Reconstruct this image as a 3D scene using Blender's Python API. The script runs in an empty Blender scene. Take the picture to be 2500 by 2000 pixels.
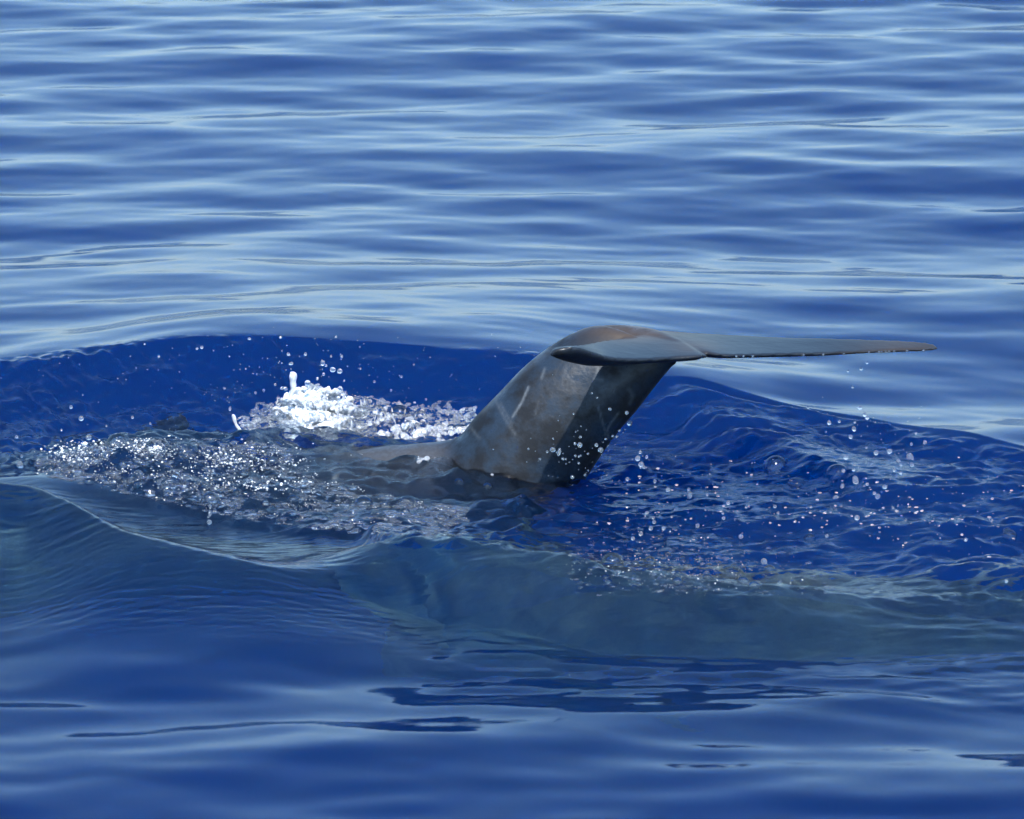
import bpy, bmesh, math, random
import numpy as np
from mathutils import Vector, Matrix

# ------------------------------------------------------------------ camera, sky, sun, exposure
sc = bpy.context.scene
R = math.radians
DIST, ELEV = 12.0, R(14)
cam = bpy.data.cameras.new('camera'); cam_ob = bpy.data.objects.new('camera', cam)
sc.collection.objects.link(cam_ob); sc.camera = cam_ob
cam_ob.location = (0, -DIST * math.cos(ELEV), DIST * math.sin(ELEV))
cam_ob.rotation_euler = (R(90) - ELEV, 0, 0)
cam.sensor_width = 36; cam.lens = 36 * DIST / 2.5
cam.clip_start = .1; cam.clip_end = 9000
cam.dof.use_dof = True; cam.dof.focus_distance = 12.15; cam.dof.aperture_fstop = 13

world = bpy.data.worlds.new('World'); sc.world = world; world.use_nodes = True
wn = world.node_tree; bg = wn.nodes['Background']
sun_dir = Vector((.06, -.56, .82)).normalized()
sky = wn.nodes.new('ShaderNodeTexSky'); sky.sky_type = 'NISHITA'; sky.sun_disc = False
sky.sun_elevation = math.asin(sun_dir.z); sky.sun_rotation = math.atan2(sun_dir.x, sun_dir.y)
sky.air_density = 1.0; sky.dust_density = .4; sky.ozone_density = .35
# thin high haze: evens out the bright horizon against the blue overhead
k_ = wn.nodes.new('ShaderNodeVectorMath'); k_.operation = 'MULTIPLY_ADD'; k_.inputs[1].default_value = (.17,) * 3; k_.inputs[2].default_value = (1,) * 3
q_ = wn.nodes.new('ShaderNodeVectorMath'); q_.operation = 'DIVIDE'
tint = wn.nodes.new('ShaderNodeVectorMath'); tint.operation = 'MULTIPLY'; tint.inputs[1].default_value = (.60, .85, 1.12)
wn.links.new(sky.outputs[0], k_.inputs[0]); wn.links.new(sky.outputs[0], q_.inputs[0]); wn.links.new(k_.outputs[0], q_.inputs[1])
wn.links.new(q_.outputs[0], tint.inputs[0]); wn.links.new(tint.outputs[0], bg.inputs[0]); bg.inputs[1].default_value = .15
sl = bpy.data.lights.new('sun', 'SUN'); so = bpy.data.objects.new('sun', sl); sc.collection.objects.link(so)
sl.energy = 2.2; sl.angle = R(.9); sl.color = (1, .98, .95)
so.rotation_euler = sun_dir.to_track_quat('Z', 'Y').to_euler()
sc.view_settings.view_transform = 'Standard'; sc.view_settings.look = 'None'
sc.view_settings.gamma = 1; sc.view_settings.use_curve_mapping = False
sc.view_settings.exposure = 1.66
cy = sc.cycles
cy.use_denoising = True; cy.max_bounces = 12; cy.transmission_bounces = 10; cy.transparent_max_bounces = 16
cy.volume_bounces = 2; cy.caustics_reflective = False; cy.caustics_refractive = True
cy.sample_clamp_indirect = 12; cy.blur_glossy = .3

rng = np.random.RandomState(11); random.seed(7)

# ------------------------------------------------------------------ helpers
CAM = np.array([0, -DIST * math.cos(ELEV), DIST * math.sin(ELEV)])
FW = np.array([0, math.cos(ELEV), -math.sin(ELEV)]); UPV = np.array([0, math.sin(ELEV), math.cos(ELEV)])
K = 12000.0
def ray(u, v):                      # direction towards a point of the 2500 x 2000 photograph
    return FW + np.array([1, 0, 0]) * (u - 1250) / K + UPV * (1000 - v) / K
def at_z(u, v, z=0.):
    d = ray(u, v); return CAM + d * ((z - CAM[2]) / d[2])
def at_y(u, v, y):
    d = ray(u, v); return CAM + d * ((y - CAM[1]) / d[1])
def to_px(x, y, z=0.):
    dx, dy, dz = x, y - CAM[1], z - CAM[2]
    dep = dy * FW[1] + dz * FW[2]
    return 1250 + K * dx / dep, 1000 - K * (dy * UPV[1] + dz * UPV[2]) / dep
def sstep(a, b, x):
    t = np.clip((x - a) / (b - a), 0, 1); return t * t * (3 - 2 * t)

def tag(o, label=None, cat=None, group=None, kind=None):
    if label: o['label'] = label
    if cat: o['category'] = cat
    if group: o['group'] = group
    if kind: o['kind'] = kind
    return o
def mesh_ob(name, verts, faces, mat, parent=None, smooth=True):
    me = bpy.data.meshes.new(name)
    if isinstance(faces, np.ndarray):
        n = faces.shape[1]
        me.vertices.add(len(verts)); me.vertices.foreach_set('co', np.asarray(verts, np.float32).ravel())
        me.loops.add(faces.size); me.loops.foreach_set('vertex_index', faces.ravel().astype(np.int32))
        me.polygons.add(len(faces)); me.polygons.foreach_set('loop_start', np.arange(0, faces.size, n, dtype=np.int32))
        me.update(calc_edges=True); me.validate()
    else:
        me.from_pydata([tuple(v) for v in verts], [], faces)
    me.polygons.foreach_set('use_smooth', np.full(len(me.polygons), smooth)); me.update()
    if mat: me.materials.append(mat)
    o = bpy.data.objects.new(name, me); sc.collection.objects.link(o)
    if parent: o.parent = parent
    return o

# ------------------------------------------------------------------ materials
def new_mat(name):
    m = bpy.data.materials.new(name); m.use_nodes = True
    return m, m.node_tree, m.node_tree.nodes, m.node_tree.links.new
def water_mat():
    m, nt, N, L = new_mat('sea_water'); N.clear()
    out = N.new('ShaderNodeOutputMaterial')
    geo = N.new('ShaderNodeNewGeometry'); mp = N.new('ShaderNodeMapping'); mp.inputs['Scale'].default_value = (22, 60, 30)
    L(geo.outputs['Position'], mp.inputs[0])
    n1 = N.new('ShaderNodeTexNoise'); n1.inputs['Scale'].default_value = 1.0; n1.inputs['Detail'].default_value = 3
    L(mp.outputs[0], n1.inputs['Vector'])
    att = N.new('ShaderNodeAttribute'); att.attribute_name = 'choppy'
    ma = N.new('ShaderNodeMath'); ma.operation = 'MULTIPLY_ADD'; ma.inputs[1].default_value = .75; ma.inputs[2].default_value = .05
    L(att.outputs['Fac'], ma.inputs[0])
    b = N.new('ShaderNodeBump'); b.inputs['Distance'].default_value = .004
    L(ma.outputs[0], b.inputs['Strength']); L(n1.outputs[0], b.inputs['Height'])
    gl = N.new('ShaderNodeBsdfGlossy'); gl.inputs['Roughness'].default_value = .02
    tr = N.new('ShaderNodeBsdfTransparent'); fr = N.new('ShaderNodeFresnel'); fr.inputs['IOR'].default_value = 1.333
    L(b.outputs[0], gl.inputs['Normal']); L(b.outputs[0], fr.inputs['Normal'])
    mx = N.new('ShaderNodeMixShader'); rf = N.new('ShaderNodeBsdfRefraction'); rf.inputs['IOR'].default_value = 1.333; rf.inputs['Roughness'].default_value = .0
    mt = N.new('ShaderNodeMixShader'); mt.inputs[0].default_value = .87
    L(b.outputs[0], rf.inputs['Normal']); L(tr.outputs[0], mt.inputs[1]); L(rf.outputs[0], mt.inputs[2])
    L(fr.outputs[0], mx.inputs[0]); L(mt.outputs[0], mx.inputs[1]); L(gl.outputs[0], mx.inputs[2]); L(mx.outputs[0], out.inputs[0])
    va = N.new('ShaderNodeVolumeAbsorption'); vs = N.new('ShaderNodeVolumeScatter'); ad = N.new('ShaderNodeAddShader')
    va.inputs['Color'].default_value = (.0, .50, .80, 1); va.inputs['Density'].default_value = 1.6
    vs.inputs['Color'].default_value = (.002, .080, .30, 1); vs.inputs['Density'].default_value = 1.1
    L(va.outputs[0], ad.inputs[0]); L(vs.outputs[0], ad.inputs[1]); L(ad.outputs[0], out.inputs[1])
    return m
def skin_mat(name='wet_whale_skin', base=(.0075, .012, .019), rough=.40, con=1.0):
    m, nt, N, L = new_mat(name)
    p = N['Principled BSDF']; p.inputs['Roughness'].default_value = rough; p.inputs['Specular IOR Level'].default_value = .35
    tc = N.new('ShaderNodeTexCoord')
    n1 = N.new('ShaderNodeTexNoise'); n1.inputs['Scale'].default_value = 11; n1.inputs['Detail'].default_value = 8; n1.inputs['Roughness'].default_value = .65
    n2 = N.new('ShaderNodeTexNoise'); n2.inputs['Scale'].default_value = 3.0; n2.inputs['Detail'].default_value = 3
    n3 = N.new('ShaderNodeTexNoise'); n3.inputs['Scale'].default_value = 120; n3.inputs['Detail'].default_value = 4
    for n in (n1, n2, n3): L(tc.outputs['Object'], n.inputs['Vector'])
    r1 = N.new('ShaderNodeValToRGB'); r1.color_ramp.elements[0].position = .43; r1.color_ramp.elements[1].position = .60
    r1.color_ramp.elements[0].color = (base[0] * (1 - .62 * con), base[1] * (1 - .6 * con), base[2] * (1 - .56 * con), 1)
    r1.color_ramp.elements[1].color = (base[0] * (1 + 1.35 * con), base[1] * (1 + 1.35 * con), base[2] * (1 + 1.35 * con), 1)
    fa = N.new('ShaderNodeAttribute'); fa.attribute_name = 'smooth_skin'; fm = N.new('ShaderNodeMixRGB'); fm.inputs[2].default_value = (.49,) * 3 + (1,)
    L(fa.outputs['Fac'], fm.inputs[0]); L(n1.outputs[0], fm.inputs[1]); L(fm.outputs[0], r1.inputs[0])
    br = N.new('ShaderNodeAttribute'); br.attribute_name = 'brown'
    mb = N.new('ShaderNodeMixRGB'); mb.inputs[2].default_value = (.085, .055, .032, 1)
    mm = N.new('ShaderNodeMath'); mm.operation = 'MULTIPLY'; L(br.outputs['Fac'], mm.inputs[0]); L(n1.outputs[0], mm.inputs[1])
    L(mm.outputs[0], mb.inputs[0]); L(r1.outputs[0], mb.inputs[1])
    scr = N.new('ShaderNodeAttribute'); scr.attribute_name = 'scar_and_sunlit'
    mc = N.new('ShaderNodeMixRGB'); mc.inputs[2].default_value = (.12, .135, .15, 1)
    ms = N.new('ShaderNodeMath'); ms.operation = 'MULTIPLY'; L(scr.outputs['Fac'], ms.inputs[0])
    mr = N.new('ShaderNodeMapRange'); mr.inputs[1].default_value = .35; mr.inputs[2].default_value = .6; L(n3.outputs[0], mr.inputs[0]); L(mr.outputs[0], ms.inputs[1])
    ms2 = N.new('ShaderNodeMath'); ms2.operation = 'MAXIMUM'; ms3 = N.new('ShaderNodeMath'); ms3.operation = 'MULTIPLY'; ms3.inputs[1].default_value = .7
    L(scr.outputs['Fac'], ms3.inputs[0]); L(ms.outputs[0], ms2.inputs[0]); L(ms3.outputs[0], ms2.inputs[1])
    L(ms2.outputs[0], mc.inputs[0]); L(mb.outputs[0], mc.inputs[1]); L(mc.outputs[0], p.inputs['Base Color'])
    rr = N.new('ShaderNodeMapRange'); rr.inputs[1].default_value = .40; rr.inputs[2].default_value = .62
    rr.inputs[3].default_value = rough + .34; rr.inputs[4].default_value = rough - .14
    L(fm.outputs[0], rr.inputs[0]); L(rr.outputs[0], p.inputs['Roughness'])
    p.inputs['Coat Weight'].default_value = .22; p.inputs['Coat Roughness'].default_value = .15; p.inputs['Coat IOR'].default_value = 1.33
    b = N.new('ShaderNodeBump'); b.inputs['Distance'].default_value = .0012; b.inputs['Strength'].default_value = .5
    n4 = N.new('ShaderNodeTexNoise'); n4.inputs['Scale'].default_value = 16; n4.inputs['Detail'].default_value = 2; L(tc.outputs['Object'], n4.inputs['Vector'])
    ha = N.new('ShaderNodeMath'); ha.operation = 'MULTIPLY_ADD'; ha.inputs[1].default_value = 5.0; L(n4.outputs[0], ha.inputs[0]); L(n3.outputs[0], ha.inputs[2])
    L(ha.outputs[0], b.inputs['Height']); L(b.outputs[0], p.inputs['Normal'])
    return m
def drop_mat():
    m, nt, N, L = new_mat('water_drop'); p = N['Principled BSDF']
    p.inputs['Base Color'].default_value = (.86, .95, 1, 1); p.inputs['Transmission Weight'].default_value = .92
    p.inputs['Roughness'].default_value = .08; p.inputs['IOR'].default_value = 1.333
    return m
def bubble_mat():
    m, nt, N, L = new_mat('bubble_film'); N.clear()
    out = N.new('ShaderNodeOutputMaterial'); mx = N.new('ShaderNodeMixShader')
    lw = N.new('ShaderNodeLayerWeight'); lw.inputs[0].default_value = .30
    ma = N.new('ShaderNodeMath'); ma.operation = 'MULTIPLY_ADD'; ma.inputs[1].default_value = .85; ma.inputs[2].default_value = .03
    gl = N.new('ShaderNodeBsdfGlossy'); gl.inputs['Roughness'].default_value = .06; tr = N.new('ShaderNodeBsdfTransparent')
    L(lw.outputs['Fresnel'], ma.inputs[0]); L(ma.outputs[0], mx.inputs[0]); L(tr.outputs[0], mx.inputs[1]); L(gl.outputs[0], mx.inputs[2])
    L(mx.outputs[0], out.inputs[0]); return m
def foam_mat(name, white, trans, rough):
    m, nt, N, L = new_mat(name); p = N['Principled BSDF']
    p.inputs['Base Color'].default_value = white; p.inputs['Transmission Weight'].default_value = trans
    p.inputs['Roughness'].default_value = rough; p.inputs['IOR'].default_value = 1.333
    p.inputs['Subsurface Weight'].default_value = .0
    return m
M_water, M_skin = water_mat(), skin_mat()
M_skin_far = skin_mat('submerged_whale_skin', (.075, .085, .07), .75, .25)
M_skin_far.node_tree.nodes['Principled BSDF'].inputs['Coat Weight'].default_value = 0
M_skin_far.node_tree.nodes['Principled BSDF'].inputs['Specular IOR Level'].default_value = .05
M_drop, M_bub = drop_mat(), bubble_mat()
M_foam = foam_mat('white_foam', (.82, .85, .88, 1), .2, .25)
M_clear = foam_mat('clear_water_froth', (.95, .98, 1, 1), .965, .05)
M_froth = foam_mat('clear_froth', (.95, .97, 1, 1), .75, .08)

# ------------------------------------------------------------------ sea surface (height field)
def graded(a, b, step, grow):
    pts = [a]; s = step
    while abs(pts[-1] - a) < abs(b - a):
        pts.append(pts[-1] + math.copysign(s, b - a)); s *= grow
    return pts[1:]
def axis_x():
    core = list(np.arange(-1.46, 1.461, .0034))
    return np.array(list(reversed(graded(core[0], -3000, .006, 1.13))) + core + graded(core[-1], 3000, .006, 1.13))
def axis_y():
    c = list(np.arange(-3.4, -2.1, .012)) + list(np.arange(-2.1, 1.0, .0055)) + list(np.arange(1.0, 3.0, .013)) + list(np.arange(3.0, 7.2, .022))
    return np.array(list(reversed(graded(c[0], -60, .02, 1.18))) + c + graded(c[-1], 6000, .04, 1.13))
XS, YS = axis_x(), axis_y()
GX, GY = np.meshgrid(XS, YS)
PU, PV = to_px(GX, GY, 0.)
near = (np.abs(GX) < 2.2) & (GY > -4) & (GY < 9)
def waves(n, lam0, lam1, th0, ths, slope, p=1.0, seed=0, xs=XS, ys=YS):
    r = np.random.RandomState(seed)
    lam = np.exp(r.uniform(np.log(lam0), np.log(lam1), n)); k = 2 * np.pi / lam
    th = th0 + r.normal(0, ths, n); ph = r.uniform(0, 2 * np.pi, n)
    a = lam ** p; s = np.sqrt(np.sum((a * k) ** 2) / 2); a = a * slope / s
    kx, ky = k * np.cos(th), k * np.sin(th)
    A = np.exp(1j * np.outer(ys, ky)); B = (a * np.exp(1j * ph))[:, None] * np.exp(1j * np.outer(kx, xs))
    return (A @ B).real
HP = math.pi / 2
# fade the short waves out where the grid gets coarse
fx = np.clip(1 - (np.abs(GX) - 1.5) / 1.2, 0, 1)
fy = sstep(9, 7, GY) * sstep(-4.2, -3.4, GY)
swell = waves(46, .45, 2.4, HP + .12, .38, .046, 1.0, 5) + waves(70, .22, .6, HP - .03, .40, .038, .9, 9) + waves(110, .08, .2, HP + .04, .28, .015, .9, 10)
far_fade = 1 / (1 + (np.maximum(np.hypot(GX, GY) - 9, 0) / 6) ** 2)

def ridge(px, amp, wf, wb, pf=1.5, pb=2.0, ends=None, ramp=False):
    """a crest running through the points px; steep front towards the camera, gentle back"""
    px = np.array(px, float)
    A = np.interp(px[:, 0], *np.array(amp, float).T)
    P = np.array([at_z(u, v, a) for (u, v), a in zip(px, A)])
    o = np.argsort(P[:, 0]); xx, yy, aa = P[o, 0], P[o, 1], A[o]
    xd = np.linspace(xx[0], xx[-1], 300)
    yd = np.interp(xd, xx, yy); ad = np.interp(xd, xx, aa)
    ker = np.hanning(31); ker /= ker.sum()
    sm = lambda q: np.convolve(np.pad(q, 15, mode='edge'), ker, 'valid')
    yd, ad = sm(yd), sm(ad)
    yc = np.interp(XS, xd, yd); a = np.interp(XS, xd, ad)
    if isinstance(wf, (list, tuple)): wf = np.interp(XS, *np.array(wf, float).T)[None, :]
    if isinstance(wb, (list, tuple)): wb = np.interp(XS, *np.array(wb, float).T)[None, :]
    d = GY - yc[None, :]
    h = np.where(d < 0, np.exp(-(np.abs(d) / wf) ** pf), np.exp(-(np.abs(d) / wb) ** pb)) * a[None, :] * 1.12
    if ramp: h = np.where(d < 0, np.clip(1 - (np.abs(d) / wf) ** pf, 0, 1), np.exp(-(np.abs(d) / wb) ** pb)) * a[None, :]
    if ends: h = h * sstep(ends[0], ends[1], GX) * sstep(ends[3], ends[2], GX)
    return h
def band(top, bot, soft_t=14, soft_b=14, u0=None, u1=None, su=60):
    t = np.interp(PU, *np.array(top, float).T); b = np.interp(PU, *np.array(bot, float).T)
    m = sstep(t - soft_t, t + soft_t, PV) * sstep(b + soft_b, b - soft_b, PV)
    if u0 is not None: m = m * sstep(u0 - su, u0 + su, PU)
    if u1 is not None: m = m * sstep(u1 + su, u1 - su, PU)
    return m * near

Z = np.zeros_like(GX)
# the wall of water thrown up behind the tail
Z += ridge([(-700, 905), (-200, 885), (0, 868), (200, 850), (400, 820), (600, 812), (900, 820), (1330, 850), (1600, 905), (1800, 955), (2000, 985), (2300, 1045), (2500, 1090), (3000, 1180)],
           [(-700, .06), (0, .115), (500, .165), (1300, .15), (1650, .09), (2000, .055), (2500, .045), (3000, .01)],
           [(-1.5, .36), (-.5, .34), (.2, .27), (.6, .14), (1.5, .10)], 1.1, 1.2, 1.25)
Z -= .05 * np.exp(-((GY + .15) / .38) ** 2) * sstep(-2.2, -1.2, GX) * sstep(.6, .1, GX)
# second crest on the right
Z += ridge([(1560, 1010), (1740, 1045), (1900, 1090), (2100, 1160), (2230, 1187), (2350, 1192), (2500, 1215), (2700, 1250)],
           [(1560, .0), (1740, .035), (2000, .045), (2300, .035), (2600, .03)], .11, .30, 1.4, 1.8, (.28, .45, 2, 3))
Z += ridge([(1450, 1290), (1700, 1262), (1900, 1258), (2200, 1285), (2600, 1300)], [(1450, .01), (2600, .03)], .10, .2, 1.5, 1.8, (.2, .5, 2, 3))
Z += ridge([(2050, 1385), (2300, 1392), (2500, 1400), (2700, 1405)], [(2050, .02), (2700, .05)], .12, .16, 1.6, 1.8, (.75, 1.0, 2, 3))
# left bubble-covered bulge
Z += ridge([(-200, 1185), (80, 1150), (160, 1120), (300, 1072), (520, 1066), (700, 1050), (1000, 1085), (1300, 1150), (1500, 1160)],
           [(-200, .005), (80, .015), (300, .068), (560, .066), (750, .045), (1100, .028), (1500, .0)], .26, .12, 1.8, 1.8, (-1.3, -1.15, .1, .35))
Z += ridge([(-300, 1190), (80, 1163), (250, 1187), (400, 1225), (600, 1272), (850, 1305), (1250, 1338), (1400, 1350)],
           [(-300, .005), (80, .01), (600, .02), (1250, .02), (1400, .0)], .08, .22, 1.5, 1.7, (-1.5, -1.1, .1, .3))
# smooth steep wave in the left foreground
Z += ridge([(-300, 1215), (0, 1200), (85, 1204), (180, 1250), (280, 1305), (430, 1342), (650, 1395), (900, 1425), (1100, 1430)],
           [(-300, .15), (0, .155), (180, .145), (430, .12), (700, .085), (950, .035), (1100, .0)], .36, .27, 1.25, 1.5, (-3, -2.5, .0, .2))
# steep face of the bulge in front of the tail
Z += ridge([(800, 1410), (1000, 1385), (1150, 1352), (1300, 1348), (1450, 1385), (1600, 1402), (1850, 1425), (2100, 1462), (2400, 1480), (2600, 1480)],
           [(800, .02), (1000, .06), (1150, .11), (1300, .125), (1450, .115), (1850, .09), (2100, .05), (2600, .02)], .22, .16, 1.35, 1.7, (-.6, -.25, 2, 3), True)
Z += ridge([(840, 1300), (930, 1342), (1000, 1370), (1100, 1392), (1200, 1402)], [(840, .0), (930, .035), (1100, .045), (1200, .0)], .07, .16, 1.3, 1.7, (-.45, -.35, -.1, .0))
Z += ridge([(700, 1400), (850, 1400), (1000, 1425), (1150, 1462), (1300, 1492), (1500, 1530)], [(700, .0), (850, .02), (1150, .04), (1300, .02), (1500, .0)], .16, .10, 1.3, 1.6, (-.6, -.4, .1, .3))

PU, PV = to_px(GX, GY, Z)
chop_m = band([(1200, 1010), (1560, 955), (1800, 1010), (2000, 1050), (2300, 1080), (2600, 1130)],
              [(1200, 1340), (1330, 1400), (1500, 1440), (1800, 1500), (2100, 1505), (2600, 1500)], 12, 12, 1230)
bub_m = band([(60, 1150), (150, 1130), (300, 1085), (520, 1090), (700, 1040), (900, 1040), (1150, 1090), (1300, 1150)],
             [(60, 1165), (200, 1190), (400, 1235), (600, 1285), (850, 1318), (1250, 1345), (1400, 1380)], 12, 10, 70, 1300, 30)
face_m = band([(-100, 890), (0, 876), (400, 832), (600, 825), (1330, 863), (1600, 915), (2500, 1095)],
              [(-100, 1170), (400, 1120), (900, 1060), (1400, 1050), (1900, 1040), (2500, 1130)], 8, 30)
fg_m = band([(-100, 1175), (600, 1290), (1250, 1350), (1900, 1500), (2600, 1490)], [(-100, 1500), (1000, 1560), (2600, 1640)], 20, 60)
calm = 1 - .72 * np.clip(np.maximum(np.maximum(chop_m, bub_m), face_m) , 0, 1) - .45 * fg_m * (1 - chop_m)
Z = Z + swell * calm * far_fade + sstep(-1.9, -2.3, GY) * sstep(-4.2, -3.4, GY) * fx * (waves(90, .10, .30, HP, .25, .035, .9, 55))

chop = waves(220, .035, .22, HP, .55, .30, .95, 21)
fine = waves(260, .016, .05, HP + .1, .8, .18, .9, 22)
lump = (np.abs(waves(300, .045, .15, HP, 1.6, .42, .8, 23)) + .7 * np.abs(waves(300, .025, .07, HP, 1.6, .34, .8, 24))) * 1.5
env = .55 + .45 * np.clip(waves(30, .3, 1.1, HP, .9, .3, .9, 25) / .03, -1, 1)
Z += chop_m * (chop * (.45 + .75 * env) + fine * (.5 + .6 * env))
bub_i = np.interp(PU, [60, 300, 620, 760, 1300], [1.0, 1.1, 1.0, .30, .25])
Z += bub_m * (lump * bub_i * (.75 + .4 * env) + chop * .9 + waves(60, .12, .35, HP + .5, .5, .16, 1, 27))
streak = waves(160, .02, .08, R(28), .28, .17, .9, 31)
Z += face_m * (streak * (.5 + 1.5 * sstep(1000, 300, PU)) * (.6 + .6 * env) + fine * .6 + chop * .6)
Z += fg_m * (1 - chop_m) * (1 - bub_m) * waves(120, .014, .05, HP + .12, .22, .10, .9, 41)
# ripples spreading in front of the tail
Z += band([(1000, 1500), (2600, 1500)], [(1000, 1700), (2600, 1720)], 30, 40, 1050) * waves(90, .035, .30, HP, .22, .12, .9, 43)
e_ = np.hypot((GX - .04) / 1.5, (GY + .62) / 1.0)
Z += near * .012 * np.exp(-((e_ - .16) / .045) ** 2) * (1 + .5 * np.sin(GX * 60) * np.sin(GY * 45))
Z -= .012 * np.exp(-((GX + .32) / .22) ** 2 - ((GY + .50) / .12) ** 2)
# dimple where the tail stock enters the sea
Z -= .02 * np.exp(-((GX - .05) / .25) ** 2 - ((GY + .62) / .22) ** 2)
Z = np.where(near, Z, swell * far_fade * fx * fy + (Z - swell * calm * far_fade) * fx)

def height(x, y):
    i = np.clip(np.searchsorted(XS, x) - 1, 0, len(XS) - 2); j = np.clip(np.searchsorted(YS, y) - 1, 0, len(YS) - 2)
    a = (x - XS[i]) / (XS[i + 1] - XS[i]); b = (y - YS[j]) / (YS[j + 1] - YS[j])
    return (Z[j, i] * (1 - a) + Z[j, i + 1] * a) * (1 - b) + (Z[j + 1, i] * (1 - a) + Z[j + 1, i + 1] * a) * b
def on_water(u, v):                 # first point of the sea surface seen through a pixel
    d = ray(u, v); t = (np.array([.30]) - CAM[2]) / d[2]
    t0 = float(t[0])
    for k in range(400):
        p = CAM + d * (t0 + k * .01)
        if p[2] <= height(p[0], p[1]): break
    return p

ny, nx = Z.shape
idx = np.arange(ny * nx).reshape(ny, nx)
F = np.stack([idx[:-1, :-1], idx[:-1, 1:], idx[1:, 1:], idx[1:, :-1]], -1).reshape(-1, 4)
V = np.stack([GX, GY, Z], -1).reshape(-1, 3)
# side walls and floor close the body of water
rim = np.concatenate([idx[0, :], idx[1:, -1], idx[-1, -2::-1], idx[-2:0:-1, 0]])
low = V[rim].copy(); low[:, 2] = -14
nb = len(V); V = np.vstack([V, low]); q = np.arange(len(rim)); q2 = (q + 1) % len(rim)
F = np.vstack([F, np.stack([rim[q], nb + q, nb + q2, rim[q2]], -1)])
me = bpy.data.meshes.new('sea_water')
me.vertices.add(len(V)); me.vertices.foreach_set('co', V.astype(np.float32).ravel())
nl = F.size + len(rim)
me.loops.add(nl); me.loops.foreach_set('vertex_index', np.concatenate([F.ravel(), (nb + q)[::-1]]).astype(np.int32))
me.polygons.add(len(F) + 1); me.polygons.foreach_set('loop_start', np.append(np.arange(0, F.size, 4), F.size).astype(np.int32))
sm = np.ones(len(F) + 1, bool); sm[-len(rim) - 1:] = False
me.polygons.foreach_set('use_smooth', sm)
me.update(calc_edges=True)
ch = np.zeros(len(V), np.float32); ch[:nb] = np.clip(.9 * chop_m + bub_m + .35 * face_m + .25 * fg_m, 0, 1).ravel()
me.attributes.new('choppy', 'FLOAT', 'POINT').data.foreach_set('value', ch)
me.materials.append(M_water)
sea = bpy.data.objects.new('sea_water', me); sc.collection.objects.link(sea); tag(sea, kind='structure')

# ------------------------------------------------------------------ whales
def catmull(P, n):
    P = np.asarray(P, float); m = len(P); t = np.linspace(0, m - 1, n); i = np.clip(t.astype(int), 0, m - 2); f = (t - i)[:, None]
    p0, p1, p2, p3 = P[np.maximum(i - 1, 0)], P[i], P[i + 1], P[np.minimum(i + 2, m - 1)]
    return .5 * ((2 * p1) + (-p0 + p2) * f + (2 * p0 - 5 * p1 + 4 * p2 - p3) * f ** 2 + (-p0 + 3 * p1 - 3 * p2 + p3) * f ** 3)
def loft(rings, verts, faces):
    m = len(rings[0]); b = len(verts)
    for r in rings: verts.extend([tuple(p) for p in r])
    for k in range(len(rings) - 1):
        for i in range(m):
            j = (i + 1) % m
            faces.append((b + k * m + i, b + k * m + j, b + (k + 1) * m + j, b + (k + 1) * m + i))
    faces.append(tuple(b + i for i in range(m))[::-1]); faces.append(tuple(b + (len(rings) - 1) * m + i for i in range(m)))
def body_rings(rows, n, m=40):
    """rows: dorsal point, ventral point, half width"""
    q = catmull([list(D) + list(Vv) + [w] for D, Vv, w in rows], n); out = []
    cen = (q[:, :3] + q[:, 3:6]) / 2; tan = np.gradient(cen, axis=0)
    for k in range(n):
        a = (q[k, :3] - q[k, 3:6]) / 2; lat = np.cross(tan[k], a); lat /= np.linalg.norm(lat) + 1e-9
        th = np.arange(m) / m * 2 * np.pi
        c, s = np.cos(th), np.sin(th)
        wv = q[k, 6] * np.sign(s) * np.abs(s) ** 1.12
        out.append(cen[k] + np.outer(c, a) + np.outer(wv, lat))
    return out
def fluke_rings(rows, n, up, m=24):
    """rows: leading edge, trailing edge, belly depth, top crown"""
    q = catmull([list(L_) + list(T_) + [b, c] for L_, T_, b, c in rows], n); out = []
    s = (1 - np.cos(np.linspace(0, np.pi, m // 2 + 1))) / 2
    for k in range(n):
        L_, T_, b, c = q[k, :3], q[k, 3:6], q[k, 6], q[k, 7]
        top = [L_ + (T_ - L_) * x + up * (c * 3.2 * (x ** .6) * (1 - x) + .004 * min(1, b / .01)) for x in s]
        bot = [L_ + (T_ - L_) * x - up * (b * 1.65 * (x ** .5) * (1 - x) ** .62 + .002) for x in s[::-1][1:-1]]
        out.append(np.array(top + bot))
    return out
def remesh(name, verts, faces, voxel, mat, smooth_n=4):
    o = mesh_ob(name, verts, faces, None)
    bm = bmesh.new(); bm.from_mesh(o.data); bmesh.ops.recalc_face_normals(bm, faces=bm.faces); bm.to_mesh(o.data); bm.free()
    r = o.modifiers.new('r', 'REMESH'); r.mode = 'VOXEL'; r.voxel_size = voxel
    s = o.modifiers.new('s', 'SMOOTH'); s.iterations = smooth_n; s.factor = .5
    dg = bpy.context.evaluated_depsgraph_get(); me2 = bpy.data.meshes.new_from_object(o.evaluated_get(dg))
    o.modifiers.clear(); o.data = me2; me2.name = name
    me2.polygons.foreach_set('use_smooth', np.ones(len(me2.polygons), bool)); me2.materials.clear(); me2.materials.append(mat)
    return o

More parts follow.
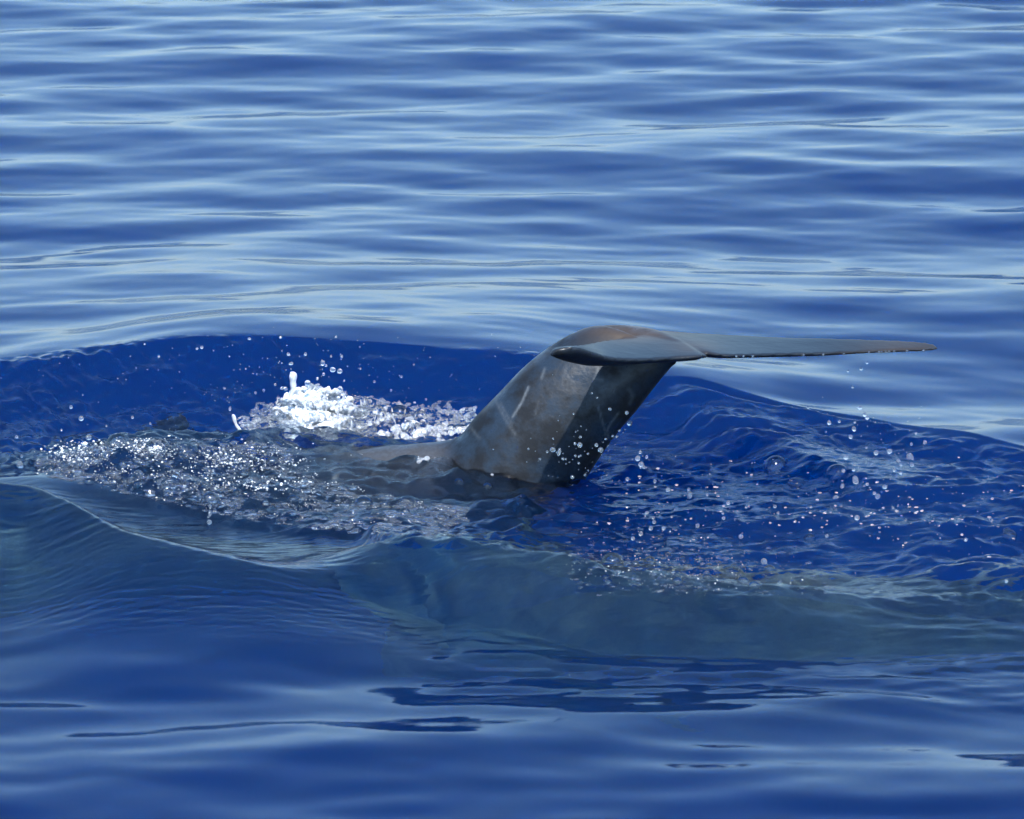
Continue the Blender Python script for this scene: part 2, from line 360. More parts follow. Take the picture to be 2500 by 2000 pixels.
vs, fs = [], []
P = at_y
Yb = -.52
W = lambda x, z, y=Yb: np.array([x, y, z])
rows = [
    (W(-3.55, -.90, .15), W(-3.60, -.98, .15), .03), (W(-3.45, -.68, .12), W(-3.50, -1.18, .12), .20), (W(-3.1, -.50, .05), W(-3.1, -1.2, .05), .30),
    (W(-2.5, -.32, -.10), W(-2.5, -1.15, -.10), .36), (W(-1.8, -.18, -.28), W(-1.85, -1.0, -.28), .34), (W(-1.2, -.16, -.42), W(-1.3, -.82, -.42), .28),
    (P(700, 1134, -.50), W(-.75, -.70), .25), (P(900, 1096, -.51), W(-.42, -.58), .20), (P(1040, 1083, -.53), W(-.12, -.46), .155),
    (P(1115, 1068, -.54), P(1345, 1330, -.60), .118), (P(1160, 1018, -.55), P(1425, 1180, -.60), .098), (P(1215, 962, -.55), P(1492, 1078, -.60), .086),
    (P(1280, 895, -.54), P(1556, 1000, -.59), .077), (P(1350, 842, -.52), P(1606, 935, -.58), .070),
    (P(1430, 805, -.49), P(1640, 893, -.57), .064), (P(1480, 806, -.49), P(1650, 886, -.575), .054), (P(1520, 815, -.50), P(1655, 880, -.58), .030)]
loft(body_rings(rows, 150, 44), vs, fs)
keel = []                                                     # the ridge that runs over the bend down to the notch
for u, v, y, h, w in ((1395, 822, -.50, .040, .045), (1440, 802, -.485, .048, .058), (1490, 795, -.475, .050, .062), (1545, 797, -.475, .046, .060), (1595, 807, -.52, .034, .050), (1645, 828, -.59, .021, .034), (1690, 852, -.655, .011, .018), (1724, 867, -.70, .004, .006)):
    top = P(u, v, y); keel.append((top, top - np.array([0, 0, 2 * h]), w))
loft(body_rings(keel, 60, 32), vs, fs)
up = np.array([.02, -.05, 1.0])
frows = [
    (P(1343, 862, -.945), P(1344, 866, -.95), .004, .000),
    (P(1352, 853, -.915), P(1368, 855, -.95), .024, .000),
    (P(1375, 850, -.87), P(1412, 852, -.94), .040, .001),
    (P(1420, 846, -.79), P(1450, 864, -.90), .046, .001),
    (P(1470, 836, -.68), P(1490, 877, -.86), .040, .002),
    (P(1530, 828, -.58), P(1555, 881, -.82), .030, .003),
    (P(1585, 820, -.50), P(1640, 877, -.76), .030, .006),
    (P(1600, 816, -.48), P(1712, 872, -.725), .028, .006),
    (P(1610, 812, -.46), P(1708, 861, -.665), .028, .006),
    (P(1680, 816, -.42), P(1770, 870, -.69), .022, .004),
    (P(1790, 822, -.42), P(1900, 868, -.60), .017, .003),
    (P(1930, 828, -.41), P(2010, 866, -.545), .012, .002),
    (P(2080, 831, -.40), P(2110, 861, -.49), .008, .002),
    (P(2200, 835, -.365), P(2215, 856, -.42), .009, .001),
    (P(2270, 840, -.345), P(2272, 854, -.375), .006, .001),
    (P(2290, 848, -.34), P(2291, 851, -.345), .002, .0)]
loft(fluke_rings(frows, 120, up, 28), vs, fs)
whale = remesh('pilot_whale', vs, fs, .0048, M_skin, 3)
me = whale.data; nv = len(me.vertices)
co = np.empty(nv * 3, np.float32); me.vertices.foreach_get('co', co); co = co.reshape(-1, 3)
no = np.empty(nv * 3, np.float32); me.vertex_normals.foreach_get('vector', no) if hasattr(me, 'vertex_normals') else None; no = no.reshape(-1, 3)
U, Vp = to_px(co[:, 0], co[:, 1], co[:, 2])
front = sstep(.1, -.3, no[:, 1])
scar_and_sunlit = np.zeros(nv)
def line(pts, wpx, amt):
    global scar_and_sunlit
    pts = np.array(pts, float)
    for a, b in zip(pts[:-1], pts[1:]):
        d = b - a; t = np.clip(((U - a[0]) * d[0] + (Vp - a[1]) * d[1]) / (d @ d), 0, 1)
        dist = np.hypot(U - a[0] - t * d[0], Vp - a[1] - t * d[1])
        scar_and_sunlit = np.maximum(scar_and_sunlit, amt * np.exp(-(dist / (wpx * .8)) ** 2) * front)
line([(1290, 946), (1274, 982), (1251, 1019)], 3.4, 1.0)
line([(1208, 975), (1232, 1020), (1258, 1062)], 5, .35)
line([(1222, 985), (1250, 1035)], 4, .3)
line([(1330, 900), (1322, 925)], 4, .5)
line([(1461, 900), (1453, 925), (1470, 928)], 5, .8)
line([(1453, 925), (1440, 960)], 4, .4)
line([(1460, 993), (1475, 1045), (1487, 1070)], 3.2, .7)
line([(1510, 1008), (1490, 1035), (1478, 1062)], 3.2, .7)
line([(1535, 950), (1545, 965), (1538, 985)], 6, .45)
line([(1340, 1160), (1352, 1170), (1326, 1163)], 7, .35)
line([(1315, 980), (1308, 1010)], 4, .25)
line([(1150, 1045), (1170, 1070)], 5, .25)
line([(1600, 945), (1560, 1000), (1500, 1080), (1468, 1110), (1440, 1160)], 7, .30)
line([(1180, 1000), (1240, 930), (1340, 850)], 14, .28)  # broad pale band just inside the dorsal edge
scar_and_sunlit = np.maximum(scar_and_sunlit, .28 * sstep(1120, 1040, U) * sstep(1160, 1120, Vp))  # sunlit top of the back, its brightness painted into the skin colour
me.attributes.new('scar_and_sunlit', 'FLOAT', 'POINT').data.foreach_set('value', np.clip(scar_and_sunlit, 0, 1).astype(np.float32))
brown = np.exp(-((U - 1545) / 110) ** 2 - ((Vp - 806) / 26) ** 2) * 1.5 + .45 * sstep(1130, 1060, U) * sstep(1060, 1110, Vp) * sstep(750, 900, U) + .6 * np.exp(-((U - 2200) / 120) ** 2) * (Vp < 870) + .8 * np.exp(-((U - 1690) / 60) ** 2 - ((Vp - 845) / 20) ** 2)
fl_ = sstep(.0, .04, co[:, 2] - .255 + .0 * U) * sstep(.02, .06, np.abs(U - 1500) * .0 + (co[:, 0] - .10)) * (1 - np.exp(-((U - 1530) / 90) ** 2 - ((Vp - 806) / 18) ** 2))
fl_ = np.maximum(fl_, sstep(845, 835, Vp) * (U > 1640)); fl_ = np.clip(fl_ + (no[:, 2] > .6) * (U > 1420) * (Vp > 815), 0, 1)
me.attributes.new('smooth_skin', 'FLOAT', 'POINT').data.foreach_set('value', fl_.astype(np.float32))
me.attributes.new('brown', 'FLOAT', 'POINT').data.foreach_set('value', np.clip(brown, 0, 1).astype(np.float32))
tag(whale, 'dark grey whale diving with its tail stock and both flukes raised clear of the sea', 'whale')

def pilot_whale(name, length, spine, voxel, mat, fin=True):
    """a whole whale swimming along a spine of points from beak to notch"""
    sp = catmull(spine, 60); prof_t = [0, .02, .07, .14, .25, .4, .55, .7, .82, .9, .96, 1]
    ww_ = 1; hh = [.01, .055, .085, .098, .105, .10, .085, .06, .042, .032, .02, .006]; ww = [.01, .05, .075, .085, .092, .088, .068, .04, .022, .014, .014, .01]
    v_, f_ = [], []; rows_ = []
    t = np.linspace(0, 1, 60); H = np.interp(t, prof_t, hh) * length; Wd = np.interp(t, prof_t, ww) * length
    for k in range(60):
        c = sp[k]; rows_.append((c + np.array([0, 0, H[k]]), c - np.array([0, 0, H[k]]), Wd[k]))
    loft(body_rings(rows_, 60, 28), v_, f_)
    tv = sp[-1] - sp[-6]; tv /= np.linalg.norm(tv); lat = np.cross(tv, [0, 0, 1.]); lat /= np.linalg.norm(lat); upv = np.array([0, 0, 1.])
    e = sp[-1]; fl = []
    for s, cl, back in ((-1, .01, .02), (-.7, .05, 0), (-.35, .085, 0), (0, .09, .0), (.35, .085, 0), (.7, .05, 0), (1, .01, .02)):
        mid = e + lat * s * length * .13 + tv * (abs(s) * .03 + back) * length
        fl.append((mid - tv * cl * length, mid + tv * .004 * length * (1 if s else -3), .006 * length * (1.2 - abs(s)), .001 * length))
    loft(fluke_rings(fl, 40, upv, 16), v_, f_)
    if fin:
        c = sp[22] + upv * H[22] * .86; fr = []
        for h, cl, back in ((0, .12, 0), (.05, .095, .02), (.09, .07, .03), (.12, .045, .045), (.135, .012, .055)):
            mid = c + upv * h * length + tv * back * length
            fr.append((mid - tv * cl * length * .5, mid + tv * cl * length * .5, .012 * length * (1 - h * 8) + .002, .0))
        loft(fluke_rings(fr, 24, lat, 14), v_, f_)
    for sgn in (-1, 1):
        c = sp[11] + lat * sgn * Wd[11] * .75 - upv * H[11] * .45; fr = []
        for d, cl, back in ((0, .05, 0), (.05, .05, .02), (.1, .038, .06), (.14, .02, .10), (.155, .005, .12)):
            mid = c + lat * sgn * d * length + tv * back * length - upv * d * .5 * length
            fr.append((mid - tv * cl * length * .5, mid + tv * cl * length * .5, .008 * length * (1 - d * 5) + .002, .0))
        loft(fluke_rings(fr, 20, upv, 12), v_, f_)
    return remesh(name, v_, f_, voxel, mat, 3)
w2 = pilot_whale('pilot_whale', 3.7, [(-3.5, -1.30, -.62), (-2.8, -1.2, -.50), (-2.2, -1.12, -.42), (-1.6, -1.08, -.38), (-1.0, -1.08, -.33), (-.5, -1.15, -.27), (-.1, -1.28, -.24)], .014, M_skin_far, fin=False)
tag(w2, 'submerged grey whale showing through the smooth waves in the left foreground', 'whale')
w4 = pilot_whale('pilot_whale', 2.6, [(-.32, -1.22, -.62), (-.05, -1.30, -.42), (.3, -1.40, -.32), (.8, -1.45, -.32), (1.3, -1.42, -.34), (1.8, -1.35, -.36), (2.3, -1.25, -.36)], .012, M_skin_far, fin=False)
tag(w4, 'submerged olive grey whale under the froth below the tail, continuing past the right edge', 'whale')
w3 = pilot_whale('pilot_whale', 1.3, [(-1.28, -.10, -.40), (-1.01, -.10, -.31), (-.69, -.10, -.275), (-.3, -.05, -.34), (.0, .0, -.42)], .007, M_skin, fin=True)
tag(w3, 'small whale behind the bubbles with only a dark fin tip near the surface', 'whale')

# ------------------------------------------------------------------ water in the air: drops, jets, bubbles, foam
def unit_sphere(sub):
    bm = bmesh.new(); bmesh.ops.create_icosphere(bm, subdivisions=sub, radius=1)
    v = np.array([p.co[:] for p in bm.verts]); f = np.array([[q.index for q in p.verts] for p in bm.faces]); bm.free(); return v, f
S1, S2, S3 = unit_sphere(1), unit_sphere(2), unit_sphere(3)
def wobbly(seed, amt, base=S2):
    r = np.random.RandomState(seed); v, f = base; v = v.copy()
    for _ in range(5):
        d = r.normal(size=3); d /= np.linalg.norm(d); v *= (1 + amt * r.uniform(-1, 1) * np.cos(r.uniform(1, 2.6) * (v @ d) + r.uniform(0, 6)))[:, None]
    return v, f
drop_meshes = []
for i in range(6):
    v, f = wobbly(i, .10, S3); o_ = mesh_ob('water_drop', v, f, M_drop); drop_meshes.append(o_.data); bpy.data.objects.remove(o_)
def bunch(name, pts, rad, mat, base=S1, squash=None, seed=0, wob=.12, stretch=1.0):
    """many small wet blobs in one mesh"""
    r = np.random.RandomState(seed); bv, bf = base; n = len(pts)
    sc3 = np.asarray(rad)[:, None] * r.uniform(.8, 1.25, (n, 3))
    if squash is not None: sc3[:, 2] *= squash
    th = r.uniform(0, 6.28, n); c, s = np.cos(th), np.sin(th)
    v = bv[None] * (1 + wob * r.uniform(-1, 1, (n, len(bv), 1))) * sc3[:, None, :]
    x = v[..., 0] * c[:, None] - v[..., 1] * s[:, None]; y = v[..., 0] * s[:, None] + v[..., 1] * c[:, None]
    v = np.stack([x, y, v[..., 2]], -1) + np.asarray(pts)[:, None, :]
    v[..., 0] += (v[..., 0] - np.asarray(pts)[:, None, 0]) * (stretch - 1)
    f = bf[None] + (np.arange(n) * len(bv))[:, None, None]
    return mesh_ob(name, v.reshape(-1, 3), f.reshape(-1, 3), mat)

def fuse(o, voxel, n=1, amp=0.):
    r = o.modifiers.new('r', 'REMESH'); r.mode = 'VOXEL'; r.voxel_size = voxel
    if n: q = o.modifiers.new('s', 'SMOOTH'); q.iterations = n; q.factor = .4
    dg = bpy.context.evaluated_depsgraph_get(); m2 = bpy.data.meshes.new_from_object(o.evaluated_get(dg)); mat = o.data.materials[0]
    o.modifiers.clear(); o.data = m2; m2.polygons.foreach_set('use_smooth', np.ones(len(m2.polygons), bool))
    m2.materials.clear(); m2.materials.append(mat); return o

G_R = ('clear water droplet falling over the choppy sea right of the tail', 'droplets falling from the right fluke')
G_T = ('small water droplet in front of the dark lower tail stock', 'droplets in front of the tail stock')
G_L = ('tiny droplet flying above the white splash', 'droplets above the white splash')
G_F = ('droplet thrown up at the left end of the bubbly wave', 'droplets at the left end of the wave')
G_W = ('bright water bead skipping on the chop in front of the tail', 'beads on the choppy water')
drops = []
def D(g, y, lst):
    for t_ in lst: drops.append((g, y, t_))
D(G_R, -.42, [(2117, 886, 3.2), (2102, 901, 4.2), (2070, 906, 2.8), (2082, 945, 3), (1973, 995, 3.5), (2100, 996, 5), (2111, 1013, 5), (2117, 1020, 5), (2024, 1032, 5), (2049, 1029, 3.4), (2087, 1031, 3),
    (2085, 1047, 5, 1.4), (2077, 1067, 5), (2236, 1058, 3), (2258, 1080, 5), (2225, 1084, 3.4), (2172, 1102, 6), (2139, 1106, 6), (2115, 1093, 3), (2221, 1118, 9, 1.25), (2227, 1135, 5), (2193, 1126, 5.5), (2199, 1136, 3.4),
    (2065, 1117, 6), (2183, 1148, 4), (2199, 1155, 4), (2088, 1172, 7.5, 1.25), (2117, 1182, 3.5), (2160, 1189, 5), (2134, 1204, 4), (2142, 1212, 6), (2040, 1216, 6.5), (2057, 1186, 4, 1.5), (2059, 1149, 4), (2084, 1147, 4)])
D(G_W, -.62, [(1683, 1210, 6.5, 1.6), (1681, 1195, 3.6), (1631, 1196, 5.5), (1727, 1208, 3), (1778, 1228, 4.5), (1822, 1238, 3.2), (1599, 1175, 4), (1532, 1170, 4.5), (1563, 1104, 4), (1557, 1119, 6), (1566, 1134, 6), (1571, 1140, 4), (1579, 1116, 4),
    (1537, 1034, 6.5), (1579, 1252, 4), (1595, 1264, 3.6), (2093, 1264, 5.5), (2054, 1237, 3.4), (1892, 1237, 4), (1703, 1284, 5), (1809, 1310, 5.5), (1565, 1303, 5), (1767, 1265, 4), (1765, 1253, 3), (1866, 1371, 7), (2457, 1419, 4), (2357, 1318, 4),
    (2019, 1308, 3.6), (1620, 1290, 4), (1597, 1275, 4.5), (1588, 1290, 5), (1545, 1315, 4.5), (1640, 1262, 3), (1900, 1252, 3), (1980, 1238, 3), (2180, 1240, 3)])
D(G_T, -.86, [(1489, 999, 3.6), (1530, 1008, 4), (1417, 1067, 3), (1415, 1086, 5.5), (1404, 1083, 3), (1349, 1098, 6), (1336, 1103, 3), (1456, 1087, 4.2), (1466, 1099, 6), (1374, 1120, 3.2), (1381, 1121, 2.6), (1405, 1113, 2.5), (1413, 1115, 2.7), (1418, 1113, 2.5),
    (1413, 1131, 2.6), (1436, 1108, 2.4), (1350, 1071, 2.4), (1479, 1072, 2.6), (1496, 1065, 2.8), (1506, 1066, 2.5), (1512, 1052, 2.6), (1397, 1165, 4), (1428, 1160, 3), (1318, 1121, 2.8), (1365, 1104, 4, 2.4), (1445, 960, 2.2), (1458, 971, 2), (1400, 1010, 2), (1290, 1096, 2.4)])
D(G_L, -.15, [(704, 865, 4), (746, 865, 4), (711, 888, 6, .6), (788, 887, 5, 1.5), (812, 903, 7, .8), (829, 906, 6, .9), (751, 935, 7), (830, 948, 5.5), (834, 870, 3), (609, 827, 3.4), (685, 823, 3.2), (493, 848, 3.6), (481, 851, 3), (388, 870, 3), (353, 840, 2.6), (820, 822, 2.6),
    (644, 953, 3), (624, 959, 3), (548, 948, 2.8), (562, 998, 4, 1.4), (775, 925, 3.6), (790, 914, 3.6), (743, 952, 5), (688, 948, 3.4), (697, 949, 4.5), (955, 953, 2.8), (980, 920, 2.8), (914, 932, 3), (672, 939, 2.8), (808, 870, 2.5), (796, 893, 3), (840, 930, 2.4), (600, 900, 2), (560, 870, 2), (880, 900, 2.2), (1010, 890, 2), (1040, 975, 2.6)])
D(G_F, -.45, [(173, 994, 4.2), (198, 1022, 6), (217, 1068, 7), (207, 1085, 7), (48, 1134, 8), (41, 1067, 3.6), (53, 1114, 3.6), (100, 1111, 3.4), (323, 1019, 3.4), (367, 1034, 2.8), (150, 1050, 2.6), (110, 1090, 2.4), (260, 1040, 2.4)])
for k_, (u_, v_) in enumerate([(1798, 870), (1815, 870), (1838, 870), (1962, 867), (2010, 866), (2060, 865), (2122, 861), (2146, 860), (2153, 860), (2162, 859), (2171, 859), (2183, 858), (2214, 857), (2255, 856)]):
    drops.append((('bead of water hanging from the trailing edge of the outstretched fluke', 'beads along the fluke edge'), float(np.interp(u_, [1725, 1800, 1900, 2010, 2110, 2215, 2272], [-.72, -.68, -.60, -.545, -.49, -.42, -.375])) - .004, (u_, v_, 2.4)))
D(('water droplet in the short string hanging under a large clear bubble', 'string of droplets under the bubble'), -1.0, [(513, 1236, 3.6, 1.4), (513, 1253, 3.4, 2.0), (511, 1275, 5, 1.2), (509, 1262, 2.4)])
for k, (g, y, t_) in enumerate(drops):
    u, v, r = t_[:3]; el = t_[3] if len(t_) > 3 else 1.0
    hit = on_water(u, v); yy = min(y, hit[1] - .02); p = at_y(u, v, yy)
    o = bpy.data.objects.new('water_drop', drop_meshes[k % 6]); sc.collection.objects.link(o)
    o.location = p; r *= 1.0; o.scale = (r * .001, r * .001, r * .001 * el); o.rotation_euler = (random.uniform(-.3, .3), random.uniform(-.3, .3), random.uniform(0, 6))
    tag(o, g[0], 'water drop', g[1])

# bubbles resting on the sea
bv, bf = S3
keep = bv[:, 2] > -.12
remap = -np.ones(len(bv), int); remap[keep] = np.arange(keep.sum())
dome_f = remap[bf]; dome_f = dome_f[(dome_f >= 0).all(1)]; dome_v = bv[keep]
o_ = mesh_ob('bubble', dome_v, dome_f, M_bub); dome_me = o_.data; bpy.data.objects.remove(o_)
bubbles = []
def bubble(u, v, r, label, group=None, flat=1.0):
    h = on_water(u, v); o = bpy.data.objects.new('bubble', dome_me); sc.collection.objects.link(o)
    o.location = (h[0], h[1], h[2] - .1 * r * .001); o.scale = (r * .001, r * .001, r * .001 * flat)
    o.rotation_euler = (0, 0, random.uniform(0, 6)); tag(o, label, 'bubble', group)
bubble(1894, 1140, 30, 'largest clear bubble dome standing alone on the chop right of the tail')
bubble(2045, 1152, 27, 'wide low bubble half way between the tail and the right edge', flat=.75)
bubble(1945, 1180, 22, 'cluster bubble below the largest dome right of the tail', flat=.7)
bubble(512, 1222, 20, 'round clear bubble with a string of droplets hanging under it', flat=1.1)
bubble(290, 1082, 30, 'largest glassy bubble on top of the left end of the foam', flat=.9)
bubble(385, 1098, 32, 'whitish bubble right behind the foam crest left of the fin tip')
bubble(450, 1098, 34, 'low wide bubble in front of the dark fin tip', flat=.6)
bubble(975, 1012, 26, 'clear bubble on the foam between the white splash and the tail')
bubble(888, 1228, 22, 'bubble cluster dome on the streaky water left of the tail foot', flat=.8)
bubble(1495, 1375, 26, 'big bubble at the left end of the froth in front of the tail')
bubble(1788, 1400, 26, 'big bubble on the lower right froth in front of the tail', flat=.7)
bubble(1190, 1190, 13, 'small bubble right under the tail stock')
bubble(1120, 1180, 13, 'oval bubble on the dark water just left of the tail foot')
bubble(2465, 1310, 17, 'bubble on the chop close to the right edge of the picture')
bubble(2460, 1300, 12, 'smaller bubble touching the one at the right edge')
r = np.random.RandomState(5)
top_c = lambda u: np.interp(u, [100, 300, 520, 680, 800, 1000, 1200], [1135, 1085, 1085, 1100, 1185, 1235, 1260])
bot_c = lambda u: np.interp(u, [100, 400, 600, 850, 1250], [1160, 1225, 1272, 1302, 1325])
n_b = 0
while n_b < 165:
    u = r.uniform(110, 1000); v = r.uniform(top_c(u), bot_c(u))
    if u > 750 and r.rand() < .6: continue
    bubble(u, v, 4 + 12 * r.rand() ** 2.2, 'small clear bubble in the froth covering the wave left of the tail', 'bubbles in the left froth', flat=r.uniform(.7, 1.1)); n_b += 1
n_b = 0
while n_b < 85:
    u = r.normal(1640, 150); v = 1375 + (u - 1500) * .12 + r.normal(0, 38)
    if not (1400 < u < 2000 and 1290 < v < 1445): continue
    bubble(u, v, 4 + 11 * r.rand() ** 2.4, 'small clear bubble in the froth in front of the tail', 'bubbles in the froth before the tail', flat=r.uniform(.7, 1.1)); n_b += 1

def scatter_band(n, gen, r0, r1, pw=2.5, seed=0, lift=.3):
    rr = np.random.RandomState(seed); pts, rad = [], []
    while len(pts) < n:
        u, v = gen(rr); h = on_water(u, v); q = r0 + (r1 - r0) * rr.rand() ** pw
        pts.append(h + np.array([0, 0, q * lift])); rad.append(q)
    return np.array(pts), np.array(rad)
# fine froth on the left band
def gen_l(rr):
    u = 90 + 1050 * rr.rand() ** 1.15; a, b = top_c(u) - 12, bot_c(u); return u, a + (b - a) * rr.rand() ** 1.3
pts, rad = scatter_band(6500, gen_l, .0013, .0062, 2.6, 1, .05)
nm = np.sin(pts[:, 0] * 41 + 3 * np.sin(pts[:, 1] * 27)) * np.cos(pts[:, 1] * 33 + 2 * np.sin(pts[:, 0] * 19 + 1))
kp = nm > -.25; pts, rad = pts[kp], rad[kp]
tag(fuse(bunch('froth', pts, rad, M_clear, S2, .6, 1, .06, 1.9), .0016), 'glittering clear froth of tiny bubbles over the bulging wave left of the tail', 'froth', kind='stuff')
def gen_c(rr):
    while True:
        u = rr.normal(1650, 190); v = 1370 + (u - 1500) * .11 + rr.normal(0, 42)
        if 1380 < u < 2100 and v < 1455: return u, v
pts, rad = scatter_band(900, gen_c, .0011, .0045, 2.6, 2, .1)
tag(fuse(bunch('froth', pts, rad, M_clear, S2, .6, 2, .06, 1.8), .0015), 'scattered clear froth on the dark blue water in front of the tail', 'froth', kind='stuff')
pts, rad = scatter_band(260, gen_c, .0006, .0018, 2.0, 28, .6)
tag(bunch('froth', pts, rad, M_foam, S1, .8, 28, .06), 'white pinpoint froth on the crest below the tail', 'froth', kind='stuff')
def gen_r(rr):
    u = rr.uniform(1480, 2500); return u, rr.choice([1255, 1290, 1200, 1160], p=[.4, .25, .2, .15]) + rr.normal(0, 22) + (u - 2000) * .05
pts, rad = scatter_band(300, gen_r, .0012, .0042, 2.4, 3)
tag(bunch('froth', pts, rad, M_froth, S2, .6, 3, .2), 'sparse glittering beads on the chop at the right', 'froth', kind='stuff')

def gen_w(rr):
    c = [(180, 1110, 35, 14), (375, 1098, 28, 13), (300, 1090, 60, 8), (540, 1120, 40, 18), (640, 1120, 60, 22), (560, 1185, 50, 10), (720, 1180, 60, 12), (420, 1160, 90, 20)][rr.choice(8, p=[.2, .2, .08, .12, .16, .08, .08, .08])]
    return rr.normal(c[0], c[2]), rr.normal(c[1], c[3])
pts, rad = scatter_band(2200, gen_l, .0007, .0020, 2.0, 18, .6)
nm = np.sin(pts[:, 0] * 47 + 3 * np.sin(pts[:, 1] * 31)) * np.cos(pts[:, 1] * 38 + 2 * np.sin(pts[:, 0] * 23 + 1)) + .5 * np.sin(pts[:, 0] * 110 + pts[:, 1] * 60)
kp = nm > np.interp(pts[:, 0], [-1.1, -.5, 0], [.05, .35, .8]); pts, rad = pts[kp], rad[kp]
tag(bunch('froth', pts, rad, M_foam, S1, .8, 18, .06), 'white pinpoint froth sprinkled all over the bubbly wave', 'froth', kind='stuff')
pts, rad = scatter_band(1300, gen_w, .0009, .0032, 2.2, 8, .5)
tag(bunch('froth', pts, rad, M_foam, S2, .8, 8, .06), 'white clumps of fine froth on the crest of the bubbly wave', 'froth', kind='stuff')

# white splash behind the whale's back
def mound(n, seed):
    rr = np.random.RandomState(seed); pts, rad = [], []
    ux = [590, 620, 660, 700, 730, 780, 830, 850, 900, 1000, 1100, 1160]
    tv = [1052, 1030, 1000, 962, 945, 948, 950, 968, 980, 1000, 1012, 1015]
    bv_ = [1075, 1082, 1085, 1085, 1090, 1100, 1105, 1100, 1090, 1072, 1060, 1058]
    while len(pts) < n:
        u = rr.choice([rr.normal(760, 65), rr.uniform(595, 1160)], p=[.66, .34])
        if not 592 < u < 1160: continue
        a, b = np.interp(u, ux, tv), np.interp(u, ux, bv_)
        f = rr.rand() ** (.8); v = a + (b - a) * f
        y = -.06 - .26 * f + rr.normal(0, .012)
        dens = np.exp(-((u - 765) / 75) ** 2)
        if dens < rr.rand() * .9 and rr.rand() < .35: continue
        y += .05 * math.sin(u * .05 + 2 * math.sin(v * .06)) * math.cos(v * .09 + u * .02); p = at_y(u, v, y); q = .0013 + .0050 * rr.rand() ** 2.4
        pts.append(p); rad.append(q)
    return np.array(pts), np.array(rad)
pts, rad = mound(9500, 3)
uu, _ = to_px(pts[:, 0], pts[:, 1], pts[:, 2])
core = .8 * np.exp(-((uu - 760) / 95) ** 2) + .25 * (np.sin(uu * .045) > .2) > np.random.RandomState(9).rand(len(uu))
foam_a = fuse(bunch('white_splash', pts[core], rad[core] * 1.15, M_foam, S2, 1, 4, .10), .0014)
tag(foam_a, 'burst of white splashing foam on the whale\'s back left of the raised tail', 'splash', kind='stuff')
foam_b = fuse(bunch('splash_edge', pts[~core], rad[~core] * 1.25, M_froth, S2, 1, 5, .10), .0014)
tag(foam_b, 'clear bubbly fringe of the splash reaching right to the tail stock', 'splash', kind='stuff')
def gen_k(rr):
    u = rr.uniform(1020, 1215); return u, np.interp(u, [1020, 1100, 1160, 1215], [1108, 1090, 1108, 1142]) + rr.normal(0, 10)
pts, rad = scatter_band(700, gen_k, .0015, .007, 2, 6, .3)
tag(fuse(bunch('froth', pts, rad, M_froth, S2, .8, 6, .1), .0018), 'creamy froth where the tail stock leaves the water', 'froth', kind='stuff')
# fine spray too small to count
rr = np.random.RandomState(12); pts, rad = [], []
for (cu, cv, su, sv, n, y) in ((760, 900, 150, 45, 90, -.15), (2130, 1110, 90, 70, 60, -.45), (1420, 1100, 80, 50, 60, -.87), (1650, 1200, 160, 60, 70, -.65), (300, 960, 250, 60, 60, -.1), (1000, 900, 200, 50, 30, 0)):
    for _ in range(n):
        u, v = rr.normal(cu, su), rr.normal(cv, sv); h = on_water(u, v); p = at_y(u, v, min(y, h[1] - .01)); pts.append(p); rad.append(rr.uniform(.0009, .0018))
tag(bunch('spray', pts, rad, M_drop, S1, 1, 7, .05), 'fine spray of pinhead drops in the air around the tail', 'spray', kind='stuff')

def jet(name, pts, label, mat):
    q = catmull(pts, 30); rings = []
    for k in range(30):
        c, r_ = q[k, :3], max(q[k, 3], .0006) * (1 + .07 * math.sin(k * .9)); th = np.arange(12) / 12 * 2 * np.pi
        rings.append(c + np.stack([np.cos(th) * r_, np.sin(th) * r_, 0 * th], -1))
    v_, f_ = [], []; loft(rings, v_, f_); o = mesh_ob(name, v_, f_, mat); tag(o, label, 'water jet'); return o
J = lambda u, v, y, r_: list(at_y(u, v, y)) + [r_]
M_jet = foam_mat('jet_water', (.92, .95, .98, 1), .55, .08)
jet('water_jet', [J(714, 908, -.2, .004), J(716, 914, -.2, .009), J(715, 930, -.2, .008), J(716, 945, -.2, .007), J(712, 958, -.2, .004), J(706, 975, -.2, .007)], 'finger of water standing up with a rounded tip above the white splash', M_jet)
jet('water_jet', [J(569, 1012, -.25, .002), J(571, 1018, -.25, .005), J(575, 1034, -.25, .004), J(584, 1048, -.25, .005), J(594, 1062, -.25, .006), J(602, 1080, -.25, .010)], 'thin bent finger of water at the left foot of the white splash', M_jet)

for k in range(34):
    u = rs_u = 640 + 520 * ((k * .618) % 1); v = np.interp(u, [590, 660, 730, 830, 900, 1000, 1160], [1052, 1010, 975, 985, 1000, 1015, 1030]) + 26 * ((k * .37) % 1)
    o = bpy.data.objects.new('bubble', dome_me); sc.collection.objects.link(o); q = .001 * (7 + 13 * ((k * .73) % 1) ** 2)
    o.location = at_y(u, v, -.20 - .1 * ((k * .29) % 1)); o.scale = (q, q, q); o.rotation_euler = (.4 * math.sin(k), .4 * math.cos(k), k)
    tag(o, 'clear bubble swelling out of the splash behind the whale\'s back', 'bubble', 'bubbles in the splash')
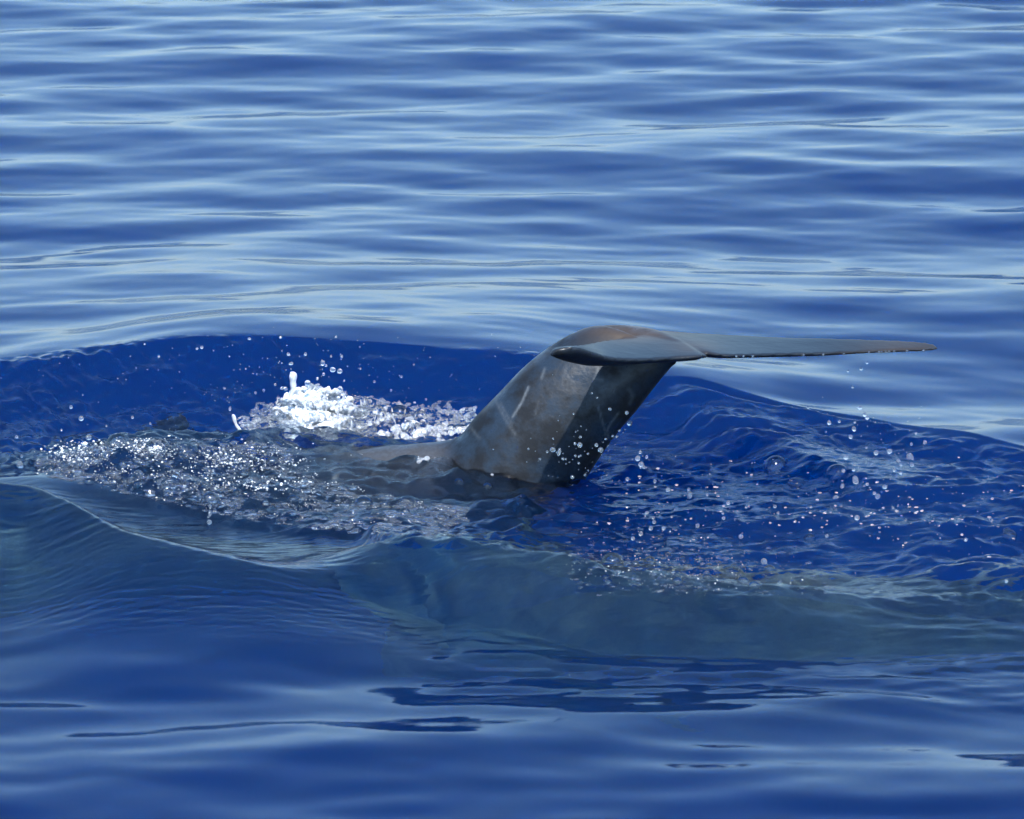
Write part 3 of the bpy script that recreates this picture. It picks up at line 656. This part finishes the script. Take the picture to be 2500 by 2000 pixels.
# torn strands of water and bubbles over the splash
rs = np.random.RandomState(31); v_, f_ = [], []
for _ in range(70):
    u = rs.normal(770, 75) if rs.rand() < .55 else rs.uniform(620, 1160)
    if not 600 < u < 1165: continue
    a, b = np.interp(u, [590, 660, 730, 830, 900, 1000, 1160], [1052, 998, 945, 950, 978, 998, 1012]), np.interp(u, [590, 700, 830, 900, 1160], [1075, 1085, 1105, 1090, 1058])
    v = rs.uniform(a - 4, b); y = -.10 - .26 * (v - a) / (b - a) - rs.uniform(0, .04); ang = rs.uniform(-.6, .6) if rs.rand() < .6 else rs.uniform(1.0, 2.1)
    Ln = rs.uniform(5, 20); r_ = rs.uniform(.0012, .0032); cur = rs.uniform(-12, 12)
    pts = [list(at_y(u + t * Ln * math.cos(ang), v - t * Ln * math.sin(ang) + cur * t * t * .5, y)) + [r_ * (1.1 - abs(t)) * rs.uniform(.7, 1.3)] for t in (-1, -.5, 0, .5, 1)]
    q = catmull(pts, 12); rings = []
    for k in range(12):
        th = np.arange(6) / 6 * 2 * np.pi; rings.append(q[k, :3] + np.stack([np.cos(th) * q[k, 3] * .7, np.cos(th + 1) * q[k, 3], np.sin(th) * q[k, 3]], -1))
    loft(rings, v_, f_)
tag(mesh_ob('splash_strands', v_, f_, M_jet), 'torn strands of water lacing the white splash', 'splash', kind='stuff')

# single out the outermost and largest of every group of look-alikes
groups = {}
for o in sc.objects:
    if o.get('group') and o.get('category') in ('bubble', 'water drop'): groups.setdefault(o['group'], []).append(o)
for g, L_ in groups.items():
    left = list(L_); loc = {o.name: to_px(*o.location) for o in L_}
    place = {'beads along the fluke edge': 'on the trailing edge of the outstretched fluke', 'bubbles in the left froth': 'in the froth left of the tail', 'bubbles in the froth before the tail': 'in the froth below the tail', 'bubbles in the splash': 'in the splash',
             'beads on the choppy water': 'over the chop right of the tail foot', 'droplets in front of the tail stock': 'in front of the tail stock', 'droplets falling from the right fluke': 'below the outstretched fluke',
             'droplets at the left end of the wave': 'above the left end of the froth', 'droplets above the white splash': 'above the splash', 'string of droplets under the bubble': 'in the string under the bubble'}[g]
    noun = 'bubble' if 'bubble' in L_[0]['category'] else 'droplet'
    for word, key in (('largest', lambda o: -o.scale[0]), ('leftmost', lambda o: loc[o.name][0]), ('rightmost', lambda o: -loc[o.name][0]), ('highest', lambda o: loc[o.name][1]), ('lowest', lambda o: -loc[o.name][1])):
        if len(left) < 2: break
        o = min(left, key=key); left.remove(o); o['label'] = word + ' clear ' + noun + ' ' + place
    med = float(np.median([o.scale[0] for o in left]))
    for o in left:
        size = 'bigger' if o.scale[0] > med * 1.35 else 'tiny' if o.scale[0] < med * .8 else 'small'
        if noun == 'droplet' and o.scale[2] > o.scale[0] * 1.15: size = 'stretched'
        cx = np.median([loc[q.name][0] for q in left]); side = 'left' if loc[o.name][0] < cx else 'right'
        o['label'] = size + ' clear ' + noun + ' ' + place + ', in its ' + side + ' half' if False else size + ' clear ' + noun + ' among the ' + side + '-hand ones ' + place
